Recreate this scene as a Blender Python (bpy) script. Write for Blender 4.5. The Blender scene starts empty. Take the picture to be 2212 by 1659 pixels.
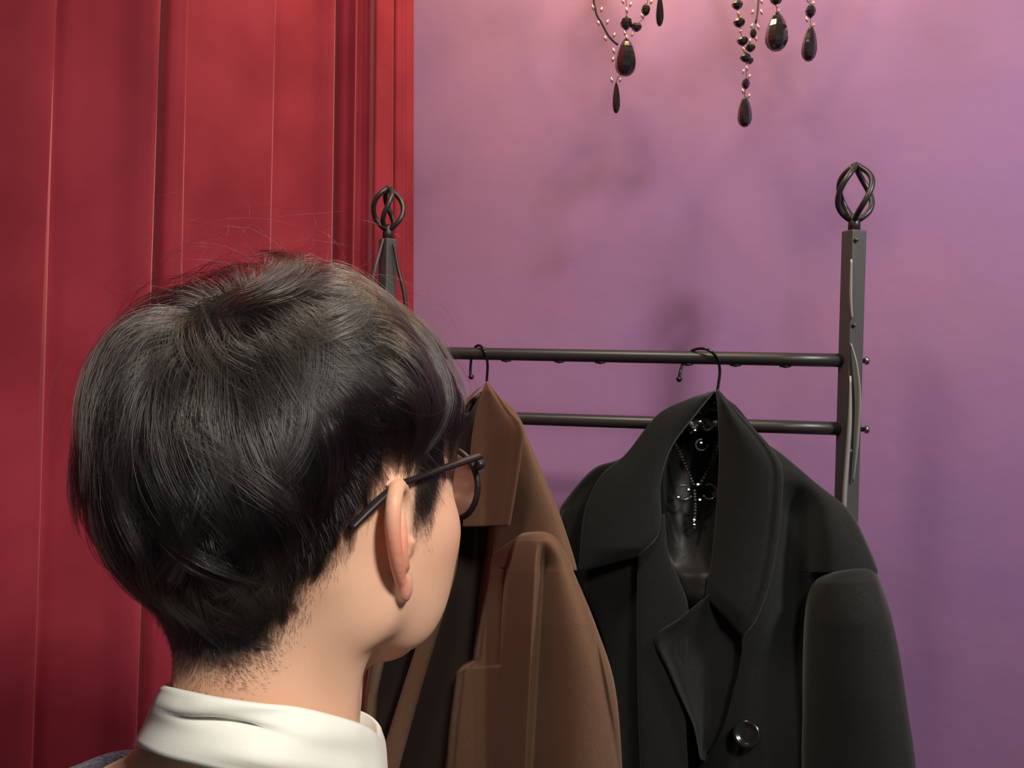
import bpy, math, random
import numpy as np
from mathutils import Vector, Matrix
import openvdb as vdb
rng = np.random.default_rng(7); random.seed(7)
sc = bpy.context.scene
COL = sc.collection
R = math.radians

# ------------------------------------------------------------------ camera, world, lights, exposure
F = 2000.0; CZ = 1.55
CR = Matrix.Rotation(R(90-1.43), 3, 'X') @ Matrix.Rotation(R(1.1), 3, 'Z')
cd = bpy.data.cameras.new('camera'); cam = bpy.data.objects.new('camera', cd); COL.objects.link(cam)
cd.sensor_width = 36; cd.lens = 36*F/2212; cd.clip_start = .02
cam.matrix_world = Matrix.Translation((0, 0, CZ)) @ CR.to_4x4()
sc.camera = cam
sc.view_settings.view_transform = 'Standard'; sc.view_settings.look = 'None'
sc.view_settings.gamma = 1; sc.view_settings.use_curve_mapping = False
sc.view_settings.exposure = 0.0
w = bpy.data.worlds.new('world'); sc.world = w; w.use_nodes = True
w.node_tree.nodes['Background'].inputs[0].default_value = (.95, .93, 1.0, 1)
w.node_tree.nodes['Background'].inputs[1].default_value = .12
def area(name, loc, target, size, power, col):
    l = bpy.data.lights.new(name, 'AREA'); l.shape = 'DISK'; l.size = size; l.energy = power; l.color = col
    o = bpy.data.objects.new(name, l); COL.objects.link(o); o.location = loc
    o.rotation_euler = (Vector(target)-Vector(loc)).to_track_quat('-Z', 'Y').to_euler(); return o
def spot(name, loc, target, power, col, cone, rad, blend=1.0):
    l = bpy.data.lights.new(name, 'SPOT'); l.energy = power; l.color = col; l.spot_size = R(cone); l.spot_blend = blend; l.shadow_soft_size = rad
    o = bpy.data.objects.new(name, l); COL.objects.link(o); o.location = loc
    o.rotation_euler = (Vector(target)-Vector(loc)).to_track_quat('-Z', 'Y').to_euler(); return o
spot('unseen_lamp', (1.30, .10, 2.6), (.80, 1.45, 1.48), 120, (1.0, .95, .97), 80, .10)  # unseen lamp added to brighten the right of the wall and the coats
spot('unseen_lamp', (.52, -.28, 2.32), (.0, .60, 1.42), 92, (1.0, .95, .87), 62, .12)  # unseen lamp, shaped to light head and neck more than the curtain
area('unseen_lamp', (-.10, .78, 2.66), (-.30, 1.20, 1.75), .20, 9.5, (1.0, .92, .84))  # unseen lamp added to make the curtain brighter towards its top
def point(name, loc, power, col, rad):
    l = bpy.data.lights.new(name, 'POINT'); l.energy = power; l.color = col; l.shadow_soft_size = rad
    o = bpy.data.objects.new(name, l); COL.objects.link(o); o.location = loc; return o

# ------------------------------------------------------------------ helpers
def ray(px, py):
    v = CR @ Vector(((px-1106)/F, -(py-829.5)/F, -1)); return np.array(v)/v.y
def W(px, py, d):
    return np.array((0, 0, CZ)) + ray(px, py)*d
_M = np.array(CR)
def WA(px, py, d):                       # the same for arrays
    px, py, d = np.broadcast_arrays(np.asarray(px, float), np.asarray(py, float), np.asarray(d, float))
    v = np.stack([(px-1106)/F, -(py-829.5)/F, -np.ones_like(px)], -1) @ _M.T
    return np.array((0, 0, CZ)) + v/v[..., 1:2]*d[..., None]
ORG = {}
def tag(o, label=None, cat=None, group=None, kind=None):
    for k, v in (('label', label), ('category', cat), ('group', group), ('kind', kind)):
        if v: o[k] = v
    return o
def link(o, parent=None):
    COL.objects.link(o); o.parent = parent; return o
def empty(name, loc, label, cat, group=None):
    o = bpy.data.objects.new(name, None); link(o); o.location = tuple(loc); o.empty_display_size = .05
    ORG[o] = np.array(loc, float); return tag(o, label, cat, group)
def mesh(name, V, Fc, mat, parent=None, smooth=True, loc=None, bevel=0):
    V = np.asarray(V, float).reshape(-1, 3)
    org = ORG[parent] if parent is not None else (np.array(loc, float) if loc is not None else np.zeros(3))
    me = bpy.data.meshes.new(name); me.from_pydata((V-org).tolist(), [], [tuple(int(i) for i in f) for f in Fc])
    me.materials.append(mat)
    if smooth: me.polygons.foreach_set('use_smooth', [True]*len(me.polygons))
    me.update()
    o = bpy.data.objects.new(name, me); link(o, parent)
    if parent is None: o.location = tuple(org)
    ORG[o] = org
    if bevel:
        m = o.modifiers.new('b', 'BEVEL'); m.width = bevel; m.segments = 3; m.limit_method = 'ANGLE'
    return o
def join(parts):
    V, Fc, n = [], [], 0
    for v, f in parts:
        v = np.asarray(v, float).reshape(-1, 3); V.append(v); Fc += [tuple(i+n for i in q) for q in f]; n += len(v)
    return np.vstack(V), Fc
def catmull(P, n):
    P = np.asarray(P, float)
    if len(P) == 2: return P[0]+(P[1]-P[0])*np.linspace(0, 1, n)[:, None]
    Q = np.vstack([2*P[0]-P[1], P, 2*P[-1]-P[-2]])
    L = np.r_[0, np.cumsum(np.linalg.norm(np.diff(P, axis=0), axis=1)+1e-9)]
    t = np.linspace(0, L[-1], n); k = np.clip(np.searchsorted(L, t, 'right')-1, 0, len(P)-2)
    u = ((t-L[k])/(L[k+1]-L[k]))[:, None]
    a, b, c, d = Q[k], Q[k+1], Q[k+2], Q[k+3]
    return .5*((2*b)+(c-a)*u+(2*a-5*b+4*c-d)*u**2+(3*b-a-3*c+d)*u**3)
def catix(P, n):                         # the same curve with equal steps per control point
    P = np.asarray(P, float); Q = np.vstack([2*P[0]-P[1], P, 2*P[-1]-P[-2]]); t = np.linspace(0, len(P)-1, n)
    k = np.clip(t.astype(int), 0, len(P)-2); u = (t-k)[:, None]; a, b, c, d = Q[k], Q[k+1], Q[k+2], Q[k+3]
    return .5*((2*b)+(c-a)*u+(2*a-5*b+4*c-d)*u**2+(3*b-a-3*c+d)*u**3)
def tube(P, r, seg=10, n=None, flat=1.0, cap=True):
    P = np.asarray(P, float)
    if n: P = catmull(P, n)
    m = len(P); r = np.broadcast_to(np.asarray(r, float), (m,)) if np.ndim(r) == 0 or len(np.atleast_1d(r)) == m else np.interp(np.linspace(0, 1, m), np.linspace(0, 1, len(r)), r)
    T = np.gradient(P, axis=0); T /= np.linalg.norm(T, axis=1)[:, None]+1e-12
    a = np.array((0, 0, 1.)) if abs(T[0, 2]) < .9 else np.array((1., 0, 0))
    N = np.cross(T[0], a); N /= np.linalg.norm(N); V = []
    for i in range(m):
        N = N-T[i]*N.dot(T[i]); N /= np.linalg.norm(N)+1e-12; B = np.cross(T[i], N)
        th = np.arange(seg)*2*math.pi/seg
        V.append(P[i]+r[i]*(np.cos(th)[:, None]*N+flat*np.sin(th)[:, None]*B))
    V = np.vstack(V)
    Fc = [(i*seg+j, i*seg+(j+1) % seg, (i+1)*seg+(j+1) % seg, (i+1)*seg+j) for i in range(m-1) for j in range(seg)]
    if cap: Fc += [tuple(range(seg))[::-1], tuple((m-1)*seg+j for j in range(seg))]
    return V, Fc
def box(a, b):
    (x0, y0, z0), (x1, y1, z1) = a, b
    V = [(x, y, z) for x in (x0, x1) for y in (y0, y1) for z in (z0, z1)]
    return V, [(0, 1, 3, 2), (4, 6, 7, 5), (0, 4, 5, 1), (2, 3, 7, 6), (0, 2, 6, 4), (1, 5, 7, 3)]
def lathe(prof, c, ax=(0, 0, 1), seg=16):
    ax = np.array(ax, float); ax /= np.linalg.norm(ax)
    a = np.array((1., 0, 0)) if abs(ax[0]) < .9 else np.array((0, 1., 0))
    u = np.cross(ax, a); u /= np.linalg.norm(u); v = np.cross(ax, u); V = []
    for r, h in prof:
        for j in range(seg):
            t = 2*math.pi*j/seg; V.append(np.array(c)+ax*h+r*(math.cos(t)*u+math.sin(t)*v))
    m = len(prof)
    Fc = [(i*seg+j, i*seg+(j+1) % seg, (i+1)*seg+(j+1) % seg, (i+1)*seg+j) for i in range(m-1) for j in range(seg)]
    Fc += [tuple(range(seg))[::-1], tuple((m-1)*seg+j for j in range(seg))]
    return V, Fc
def sstep(a, b, x):
    t = np.clip((np.asarray(x, float)-a)/(b-a), 0, 1); return t*t*(3-2*t)
_ph = rng.uniform(0, 6.28, (40,)); _dr = rng.normal(size=(40, 3))
def wobble(P, scale, k0=0, n=6):
    P = np.asarray(P, float)*scale; o = np.zeros(P.shape[:-1])
    for i in range(n):
        o += np.sin(P @ _dr[(k0+i) % 40]*(1+.35*i)+_ph[(k0+i*3) % 40])/(1+.3*i)
    return o/n*1.6

# ------------------------------------------------------------------ materials
def mat(name, col, rough=.6, metal=0, sheen=0, sheen_tint=None, spec=None, bump=None, vary=None, sss=0, aniso=0, coat=0, trans=0, ior=None):
    m = bpy.data.materials.new(name); m.use_nodes = True; nt = m.node_tree; b = nt.nodes['Principled BSDF']
    I = b.inputs; I['Base Color'].default_value = (*col, 1); I['Roughness'].default_value = rough; I['Metallic'].default_value = metal
    if sheen: I['Sheen Weight'].default_value = sheen; I['Sheen Roughness'].default_value = .35
    if sheen_tint: I['Sheen Tint'].default_value = (*sheen_tint, 1)
    if spec is not None: I['Specular IOR Level'].default_value = spec
    if coat: I['Coat Weight'].default_value = coat
    if trans: I['Transmission Weight'].default_value = trans
    if ior: I['IOR'].default_value = ior
    if sss:
        I['Subsurface Weight'].default_value = sss; I['Subsurface Radius'].default_value = (1, .35, .2); I['Subsurface Scale'].default_value = .004
    tc = nt.nodes.new('ShaderNodeTexCoord')
    if vary:                                  # (scale, colour, amount)
        n = nt.nodes.new('ShaderNodeTexNoise'); n.inputs['Scale'].default_value = vary[0]; n.inputs['Detail'].default_value = 5
        nt.links.new(tc.outputs['Object'], n.inputs['Vector'])
        r = nt.nodes.new('ShaderNodeMapRange'); r.inputs[1].default_value = .35; r.inputs[2].default_value = .65; r.inputs[4].default_value = vary[2]
        nt.links.new(n.outputs['Fac'], r.inputs[0])
        x = nt.nodes.new('ShaderNodeMix'); x.data_type = 'RGBA'; x.inputs[6].default_value = (*col, 1); x.inputs[7].default_value = (*vary[1], 1)
        nt.links.new(r.outputs[0], x.inputs[0]); nt.links.new(x.outputs[2], I['Base Color']); b['mix'] = 1
    if bump:                                  # (scale, strength, distance)
        n = nt.nodes.new('ShaderNodeTexNoise'); n.inputs['Scale'].default_value = bump[0]; n.inputs['Detail'].default_value = 4
        nt.links.new(tc.outputs['Object'], n.inputs['Vector'])
        u = nt.nodes.new('ShaderNodeBump'); u.inputs['Strength'].default_value = bump[1]; u.inputs['Distance'].default_value = bump[2]
        nt.links.new(n.outputs['Fac'], u.inputs['Height']); nt.links.new(u.outputs[0], I['Normal'])
    return m
M_wall = mat('purple_plaster', (.285, .145, .30), .75, bump=(9, .25, .01), vary=(2.6, (.335, .160, .275), .9), spec=.3)
M_left = mat('plum_plaster', (.16, .04, .10), .8)
M_ceil = mat('pale_ceiling', (.28, .25, .26), .9)
M_floor = mat('dark_wood', (.10, .06, .04), .45, vary=(6, (.05, .03, .02), 1))
M_velvet = mat('red_velvet', (.28, .026, .044), .85, sheen=.6, sheen_tint=(1, .34, .36), vary=(7, (.20, .014, .026), .9), bump=(900, .15, .0005), spec=.2)
M_iron = mat('black_iron', (.035, .031, .028), .38, metal=.35, bump=(60, .12, .001), spec=.6)
M_irong = mat('grey_worn_iron', (.085, .082, .076), .5, metal=.3, spec=.6)
M_steel = mat('polished_bolt', (.45, .40, .42), .25, metal=1)
M_black = mat('black_wool', (.013, .0135, .0125), .95, sheen=.22, sheen_tint=(.8, .85, .75), bump=(1100, .5, .0006), vary=(900, (.028, .029, .026), .8), spec=.15)
M_blackl = mat('black_lining', (.020, .0205, .018), .45, bump=(40, .4, .003), spec=.35)
M_brown = mat('brown_wool', (.145, .078, .046), .95, sheen=.25, sheen_tint=(1, .7, .5), bump=(900, .5, .0006), vary=(600, (.112, .060, .036), .9), spec=.15)
M_brownl = mat('brown_lining_and_shade', (.022, .013, .009), .7, spec=.3)  # lining at the collar; also the painted shade in the front fold
M_jet = mat('jet_glass', (.016, .014, .013), .13, spec=1.0, coat=.6)
M_stone = mat('silvered_glint_stone', (.55, .55, .53), .2, metal=1)  # black stones coloured silver so that their glints show
M_glint = mat('glinting_black_bead', (.10, .10, .095), .18, metal=.3, spec=1.0, coat=1)
M_lightiron = mat('highlight_iron', (.34, .33, .30), .45, metal=.4)  # paler base colour gives the scroll bars their bright highlights
M_rose = mat('rose_gold_link', (.85, .50, .42), .3, metal=.6)
M_gloss = mat('glossy_black_plastic', (.008, .008, .008), .16, spec=.5)
M_frame = mat('dark_plum_acetate', (.014, .009, .011), .45, spec=.35)
M_white = mat('white_cotton', (.86, .86, .77), .8, sheen=.1, bump=(1500, .25, .0004))
M_beige = mat('beige_cloth', (.62, .49, .31), .85, bump=(1200, .3, .0005))
M_navy = mat('navy_knit', (.028, .028, .055), .95, sheen=.4, bump=(420, 1, .003), vary=(500, (.10, .10, .17), .8))
M_trous = mat('charcoal_trousers', (.03, .03, .035), .9)
M_shoe = mat('black_leather', (.012, .012, .012), .35)
M_bulb = mat('warm_bulb', (1, .8, .6), .4)
M_bulb.node_tree.nodes['Principled BSDF'].inputs['Emission Color'].default_value = (1, .62, .32, 1)
M_bulb.node_tree.nodes['Principled BSDF'].inputs['Emission Strength'].default_value = 12

# ------------------------------------------------------------------ the room
def struct(name, V, Fc, m):
    o = mesh(name, V, Fc, m, None, smooth=False); o['kind'] = 'structure'; return o
rd = np.array((.678, -.186)); rd /= np.linalg.norm(rd); rn = np.array((-rd[1], rd[0]))   # along the rack / away from camera
wp = np.array((-.14, 1.70))
def slab(p, q, n, th, z0, z1):
    a, b = np.array(p), np.array(q); c, d = b+np.array(n)*th, a+np.array(n)*th
    V = [(*a, z0), (*b, z0), (*c, z0), (*d, z0), (*a, z1), (*b, z1), (*c, z1), (*d, z1)]
    return V, [(0, 3, 2, 1), (4, 5, 6, 7), (0, 1, 5, 4), (1, 2, 6, 5), (2, 3, 7, 6), (3, 0, 4, 7)]
struct('wall_back', *slab(wp-rd*.9, wp+rd*3.0, rn, .1, 0, 2.7), M_wall)
cp, cq = np.array((-.18, 1.69)), np.array((-.60, .95)); cdv = (cq-cp)/np.linalg.norm(cq-cp); cn = np.array((cdv[1], -cdv[0]))
cn = cn if cn[0] < 0 else -cn
struct('wall_left', *slab(cp+cn*.16-cdv*.02, cp+cn*.16+cdv*2.6, cn, .1, 0, 2.7), M_left)
struct('floor', *box((-2.6, -2.2, -.1), (3.6, 2.6, 0)), M_floor)
struct('ceiling', *box((-2.6, -2.2, 2.7), (3.6, 2.6, 2.8)), M_ceil)

# ------------------------------------------------------------------ curtain
def cdepth(px):
    k = (np.asarray(px, float)-1106)/F; s = (-.18-1.69*k)/(.42-.74*k); return 1.69-.74*s
def build_curtain():
    # fold edges: (px at y=0, px at y=1659, how far the edge stands out, how deep the gap behind it)
    E_ = [(-1250, -1400, .05, .05), (-900, -1030, .05, .05), (-560, -650, .05, .05), (-210, -280, .05, .05), (121, 68, .030, .030), (346, 290, .050, .055), (407, 392, .010, .010), (596, 560, .022, .025),
          (724, 700, .045, .05), (770, 745, .035, .055), (850, 838, .020, .025), (874, 868, .012, .012), (893, 890, .006, .012)]
    def profile(row):
        P = []
        for i in range(len(E_)-1):
            a, b = E_[i][row], E_[i+1][row]; wd = b-a; st, gp = E_[i+1][2], E_[i+1][3]; gp0 = E_[i][3]; sc_ = min(wd, 90)*.06
            if i == 8: pass
            if E_[i][0] == 770:
                P += [(a-3, gp0*.9), (a+wd*.14, gp0*1.1), (a+wd*.34, gp0*.85), (a+wd*.52, 0), (a+wd*.75, -st*.6), (b-sc_*.5, -st), (b, -st*.7), (b-sc_*.4, gp*.1)]; continue
            P += [(a-min(5, wd*.06), gp0*.8), (a+wd*.12, gp0*.45), (a+wd*.35, gp0*.12), (a+wd*.62, -st*.25), (a+wd*.85, -st*.75), (b-sc_*.5, -st), (b, -st*.78), (b-sc_*.4, gp*.1)]
        P.append((E_[-1][row]-4, .05))
        return np.array(P)
    p0, p1 = profile(0), profile(1); n = 900
    def dens(P):
        Q = np.c_[P[:, 0], P[:, 1]*1500]; C = catmull(Q, n); return C[:, 0], C[:, 1]/1500
    x0, o0 = dens(p0); x1, o1 = dens(p1)
    A, B = WA(x0, 0, cdepth(x0)+o0), WA(x1, 1659, cdepth(x1)+o1)
    zs = np.r_[.03, np.linspace(.25, .9, 6), np.linspace(.95, 2.05, 56), 2.2, 2.4, 2.62]; V = []
    for z in zs:
        t = ((z-A[:, 2])/(B[:, 2]-A[:, 2]))[:, None]; t = np.clip(t, -1.2, 1.7)
        P = A+(B-A)*t; P[:, 2] = z
        P[:, 1] += .004*wobble(np.c_[P[:, 0]*9, P[:, 1]*9, np.full(n, z*2.2)], 1.0, 3)
        P[:, 0] += .0015*wobble(np.c_[P[:, 0]*6, P[:, 1]*6, np.full(n, z*3.0)], 1.0, 11)
        V.append(P)
    V = np.vstack(V); m = len(zs)
    Fc = [(i*n+j, i*n+j+1, (i+1)*n+j+1, (i+1)*n+j) for i in range(m-1) for j in range(n-1)]
    o = mesh('curtain', V, Fc, M_velvet, None, loc=(-.4, 1.35, .03))
    s = o.modifiers.new('thick', 'SOLIDIFY'); s.thickness = .0025
    tag(o, 'red velvet curtain hanging in deep folds beside the purple wall', 'curtain')
    rp, rq = np.array((*(cp-cdv*-.02), 2.64)), np.array((*(cp+cdv*2.3), 2.64))
    t = tag(mesh('curtain_rail', *tube([rp, rq], .018, 12), M_iron, None), None, None, None, 'structure')
    t.name = 'trim_1'
build_curtain()

# ------------------------------------------------------------------ clothes rack
def rail_depth(px): return 1/(1/1.486+(px-840)/1005*(1/1.30-1/1.486))
rack = empty('clothes_rack', (*(np.array((-.198, 1.486))*.5+np.array((.48, 1.30))*.5), 0), 'black iron clothes rack with open twisted cage finials on its posts', 'clothes rack')
PR, PL = W(1845, 640, 1.30), W(840, 600, 1.486)
def finial(c, r, h, tw, post_top):
    parts = []
    for k in range(4):
        P = []
        for i in range(25):
            t = i/24; a = tw+.22+k*math.pi/2+t*1.25
            rr = r*(math.sin(math.pi*min(1, t*.98+.02))**.75)*(.93+.07*math.cos(2*math.pi*t)); rr = max(rr, .0035)
            P.append(c+np.array((rr*math.cos(a), rr*math.sin(a), h*t)))
        parts.append(tube(P, .0041, 8))
    parts.append(lathe([(.0085, -.016), (.0085, -.004), (.006, .004), (.003, .009)], c, seg=12))
    parts.append(lathe([(.003, h-.004), (.006, h-.001), (.0055, h+.003), (.002, h+.005)], c, seg=12))
    mesh('finial', *join(parts), M_iron, rack)
for (px, top, d, fb, ft, r, tw) in ((1845, 498, 1.30, 476, 352, .0168, -.42), (838, 516, 1.486, 500, 402, .0148, -.8)):
    T = W(px, top, d)
    va = math.atan2(T[0], T[1]); an = [-va+R(q) for q in (45+15, 135+15, 225+15, 315+15)]      # a square tube, one corner to the front
    sq = [(T[0]+r*1.02*math.cos(a-R(15+45)+R(-6)), T[1]+r*1.02*math.sin(a-R(15+45)+R(-6))) for a in an]
    mesh('post', [(x, y, z) for z in (.02, T[2]) for x, y in sq], [(3, 2, 1, 0), (4, 5, 6, 7)]+[(k, (k+1) % 4, 4+(k+1) % 4, 4+k) for k in range(4)], M_irong, rack, smooth=False, bevel=.0022)
    zb, zt = W(px, fb, d)[2], W(px, ft, d)[2]
    finial(np.array((T[0], T[1], T[2]+.014)), (.0325 if px > 1000 else .0275), zt-T[2]-.018, tw, T)
    fx = T.copy(); fx[2] = .02
    mesh('foot', *join([tube([fx+np.array((*(-rn*.24), .0)), fx+np.array((*(-rn*.2), .004)), fx, fx+np.array((*(rn*.13), 0))], .014, 12, 24), lathe([(.0165, -.02), (.0165, 0)], fx+np.array((*(-rn*.22), 0)), seg=12)]), M_iron, rack)
for (ya, yb, nm) in ((760.5, 779, 'hanging_rail'), (895, 927, 'cross_rail')):
    a, b = W(838, ya, 1.486), W(1845, yb, 1.30); u = (b-a)/np.linalg.norm(b-a)
    mesh(nm, *tube([a+u*.004, b-u*.004], .0096, 20, 8), M_iron, rack)
    mesh('bolt', *lathe([(.0035, 0), (.0035, .010), (.0055, .010), (.006, .013), (.004, .016)], b+u*.004, ax=u, seg=14), M_steel, rack)
    if nm == 'hanging_rail':
        for px in (1120, 1240, 1330, 1515, 1613, 1712):      # small lugs on the underside
            q = a+(b-a)*((px-838)/1007.); q = q+np.array((0, -.002, -.0098))
            mesh('rail_lug', *tube([q-u*.008, q, q+u*.008], [.001, .0028, .001], 8, 9), M_iron, rack)
for z in (.35,):
    a, b = W(838, 600, 1.486), W(1845, 640, 1.30); a[2] = b[2] = z
    mesh('cross_rail', *tube([a, b], .0096, 16, 4), M_iron, rack)
# flat scroll bars beside the posts
dR = lambda o=0.: 1.30-.017-o
mesh('scroll_bar', *tube([W(1838, 742, dR()), W(1850, 790, dR(.004)), W(1856, 860, dR(.004)), W(1852, 940, dR(.003)), W(1843, 1040, dR())], [.002, .0042, .005, .0045, .002], 10, 40, flat=.5), M_lightiron, rack)
mesh('scroll_bar', *tube([W(1839, 560, dR()), W(1838, 640, dR()), W(1841, 690, dR(.001))], [.0015, .0022, .0015], 8, 16), M_lightiron, rack)
mesh('scroll_bar', *tube([W(1837, 812, dR()), W(1836, 900, dR(.003)), W(1831, 980, dR(.003)), W(1825, 1060, dR(.003)), W(1822, 1150, dR(.002)), W(1816, 1400, dR())], [.0015, .0034, .0034, .0036, .0036, .003], 8, 40), M_lightiron, rack)
for q in ((1850, 518, .004), (1845, 702, .004), (1836, 974, .006)):
    mesh('rivet', *lathe([(.003, 0), (.003, .002), (.0015, .0035)], W(q[0], q[1], dR(q[2]-.006)), ax=(0, -1, 0), seg=12), M_irong, rack)
mesh('scroll_bar', *tube([W(828, 516, 1.47), W(820, 545, 1.465), W(808, 590, 1.46), W(790, 700, 1.46)], [.0015, .003, .0035, .0035], 8, 30), M_irong, rack)
mesh('scroll_bar', *tube([W(850, 526, 1.475), W(860, 580, 1.475), W(874, 640, 1.475), W(884, 760, 1.475)], [.002, .0032, .0034, .0034], 8, 30), M_iron, rack)

# ------------------------------------------------------------------ soft lofts between two edges given as picture points at a depth
def loftE(A, B, D, df, db, n=60, m=48, p=.6, fold=None, capshrink=(1, 1)):
    A, B = (catix(A, n), catix(B, n)) if len(A) == len(B) else (catmull(A, n), catmull(B, n)); th = np.arange(m)*2*math.pi/m
    s = (1-np.cos(th))/2; sg = np.sin(th); V = []
    dfv = np.interp(np.linspace(0, 1, n), np.linspace(0, 1, len(np.atleast_1d(df))), np.atleast_1d(df)); dbv = np.interp(np.linspace(0, 1, n), np.linspace(0, 1, len(np.atleast_1d(db))), np.atleast_1d(db))
    for i in range(n):
        t = i/(n-1); px = A[i, 0]+(B[i, 0]-A[i, 0])*s; py = A[i, 1]+(B[i, 1]-A[i, 1])*s
        e = 1.0
        if capshrink[0]: e = min(e, math.sqrt(min(1, t*14+.02)))
        if capshrink[1]: e = min(e, math.sqrt(min(1, (1-t)*14+.02)))
        prof = np.abs(sg)**p*e
        off = np.where(sg >= 0, -dfv[i], dbv[i])*prof
        if fold is not None: off = off+fold(px, py, s, t, sg >= 0)*(prof > .05)*prof
        V.append(WA(px, py, D(px)+off))
    V = np.vstack(V)
    Fc = [(i*m+j, (i+1)*m+j, (i+1)*m+(j+1) % m, i*m+(j+1) % m) for i in range(n-1) for j in range(m)]
    Fc += [tuple(range(m)), tuple((n-1)*m+j for j in range(m))[::-1]]
    return V, Fc
def G(x, c, w_): return np.exp(-((np.asarray(x, float)-c)/w_)**2)
def edge_ridge(wd=.1):
    def f(px, py, s, t, fr):
        return np.where(fr, -.0022*G(s, 1-wd*.45, wd*.35)+.0022*G(s, 1-wd*1.25, wd*.22), 0)
    return f

# --- black coat
Db = lambda px: 1.505-.27*np.clip((np.asarray(px, float)-1215)/680, -.1, 1.15)
bo = W(1545, 2180, 1.35)
black = empty('hanging_coat', bo, 'black wool coat with wide collar and round buttons on the right hanger', 'coat')
def bfold(px, py, s, t, fr):
    cx = 1490+12*np.sin((py-1000)/130.)
    hw = 62*sstep(860, 980, py)*sstep(1340, 1200, py)+1
    o = .10*np.exp(-np.abs((px-cx)/hw)**3)*sstep(860, 940, py)*sstep(1335, 1230, py)
    o += -.012*G(px, 1400+(py-1300)*.02, 45)*sstep(1200, 1300, py)           # roll of the left front
    o += .022*G(px, 1500+(py-1560)*.05, 22)*sstep(1500, 1600, py)            # crease below the lapel
    o += .045*G(px, 1722, 42)*sstep(1000, 1120, py)*(1-.5*sstep(1350, 1600, py))-.010*G(px, 1800, 50)*G(py, 1150, 90)
    o += .012*G(px, 1330, 30)*sstep(1240, 1330, py)
    o += -.004*G(py-1.0*(px-1690)*.72, 985, 7)*sstep(1685, 1700, px)          # shoulder seam
    o += .006*wobble(np.stack([px/90, py/260, 0*px], -1), 1, 5)*sstep(1250, 1500, py)
    return np.where(fr, o, 0)
A = [(1478, 868), (1425, 905), (1348, 985), (1282, 1012), (1225, 1075), (1209, 1112), (1222, 1180), (1262, 1290), (1305, 1400), (1330, 1520), (1338, 1659), (1330, 1900), (1320, 2170)]
B = [(1575, 890), (1640, 945), (1698, 988), (1765, 1045), (1832, 1100), (1868, 1162), (1896, 1240), (1848, 1225), (1790, 1240), (1772, 1310), (1780, 1659), (1800, 1900), (1820, 2170)]
mesh('coat_body', *loftE(A, B, Db, [.02, .05, .065, .07, .075], [.02, .05, .06, .07, .07], 190, 140, .5, bfold), M_black, black)
def bsl(px, py, s, t, fr): return np.where(fr, .005*wobble(np.stack([px/120, py/170, 0*px], -1), 1, 9)*sstep(1300, 1450, py), 0)
A = [(1800, 1229), (1768, 1246), (1748, 1275), (1738, 1330), (1734, 1420), (1732, 1540), (1730, 1659), (1745, 1900), (1765, 2080)]
B = [(1855, 1222), (1890, 1236), (1908, 1275), (1925, 1330), (1944, 1420), (1962, 1540), (1979, 1659), (2000, 1900), (1995, 2080)]
mesh('sleeve', *loftE(A, B, lambda px: Db(px)-.004, [.050, .075, .088, .09, .09, .09], .055, 130, 72, .55, bsl), M_black, black)
A = [(1225, 1085), (1208, 1120), (1215, 1200), (1240, 1300), (1262, 1450), (1270, 1659), (1270, 2060)]
B = [(1300, 1085), (1345, 1120), (1370, 1200), (1385, 1300), (1395, 1450), (1400, 1659), (1390, 2060)]
mesh('sleeve', *loftE(A, B, lambda px: 1.50+0*px, .045, .06, 60, 48, .6), M_black, black)
# lining inside the open neck
A = [(1528, 847), (1450, 950), (1428, 1030), (1430, 1120), (1448, 1220), (1490, 1322)]
B = [(1551, 847), (1560, 950), (1562, 1030), (1560, 1120), (1552, 1220), (1532, 1322)]
def lfold(px, py, s, t, fr): return (.095*np.sin(math.pi*np.clip(s, 0, 1))**.5*(1-.55*t)*math.sin(math.pi*min(1, t+.16))**.5-.009*wobble(np.stack([px/16, py/110, 0*px], -1), 1, 2)*sstep(960, 1100, py)-.02*sstep(1090, 1250, py))
mesh('lining_or_shade', *loftE(A, B, lambda px: Db(px)-.062, .004, .002, 60, 60, .4, lfold), M_blackl, black)
# collar leaves and lapels
A = [(1546, 842), (1551, 900), (1553, 1000), (1547, 1100), (1538, 1200), (1523, 1290)]
B = [(1552, 841), (1604, 900), (1662, 962), (1689, 1010), (1690, 1070), (1680, 1170), (1662, 1262), (1637, 1332), (1604, 1378)]
def cf(px, py, s, t, fr): return edge_ridge(.12)(px, py, s, t, fr)-.012*np.sin(math.pi*s)*(1-.5*t)-.010*G(t, .3, .25)*s
mesh('collar', *loftE(A, B, lambda px: Db(px)-.088, .006, .006, 90, 56, .35, cf), M_black, black)
A = [(1538, 845), (1485, 862), (1420, 896), (1352, 980), (1296, 1030), (1262, 1110), (1250, 1236)]
B = [(1546, 843), (1508, 890), (1452, 965), (1428, 1040), (1428, 1110), (1420, 1160), (1376, 1204)]
mesh('collar', *loftE(A, B, lambda px: Db(px)-.083, .007, .006, 90, 56, .45, lambda px, py, s, t, fr: -.016*s-.004*np.sin(math.pi*s)), M_black, black)
A = [(1385, 1120), (1378, 1220), (1376, 1330), (1378, 1500), (1385, 1750), (1390, 2150)]
B = [(1436, 1110), (1446, 1200), (1488, 1318), (1480, 1500), (1490, 1750), (1500, 2150)]
mesh('lapel', *loftE(A, B, lambda px: Db(px)-.082, .007, .01, 60, 40, .5), M_black, black)
A = [(1531, 1284), (1470, 1334), (1416, 1378), (1443, 1450), (1470, 1510), (1497, 1570), (1512, 1640)]
B = [(1570, 1290), (1600, 1360), (1600, 1430), (1585, 1490), (1570, 1550), (1550, 1600), (1524, 1645)]
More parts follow.
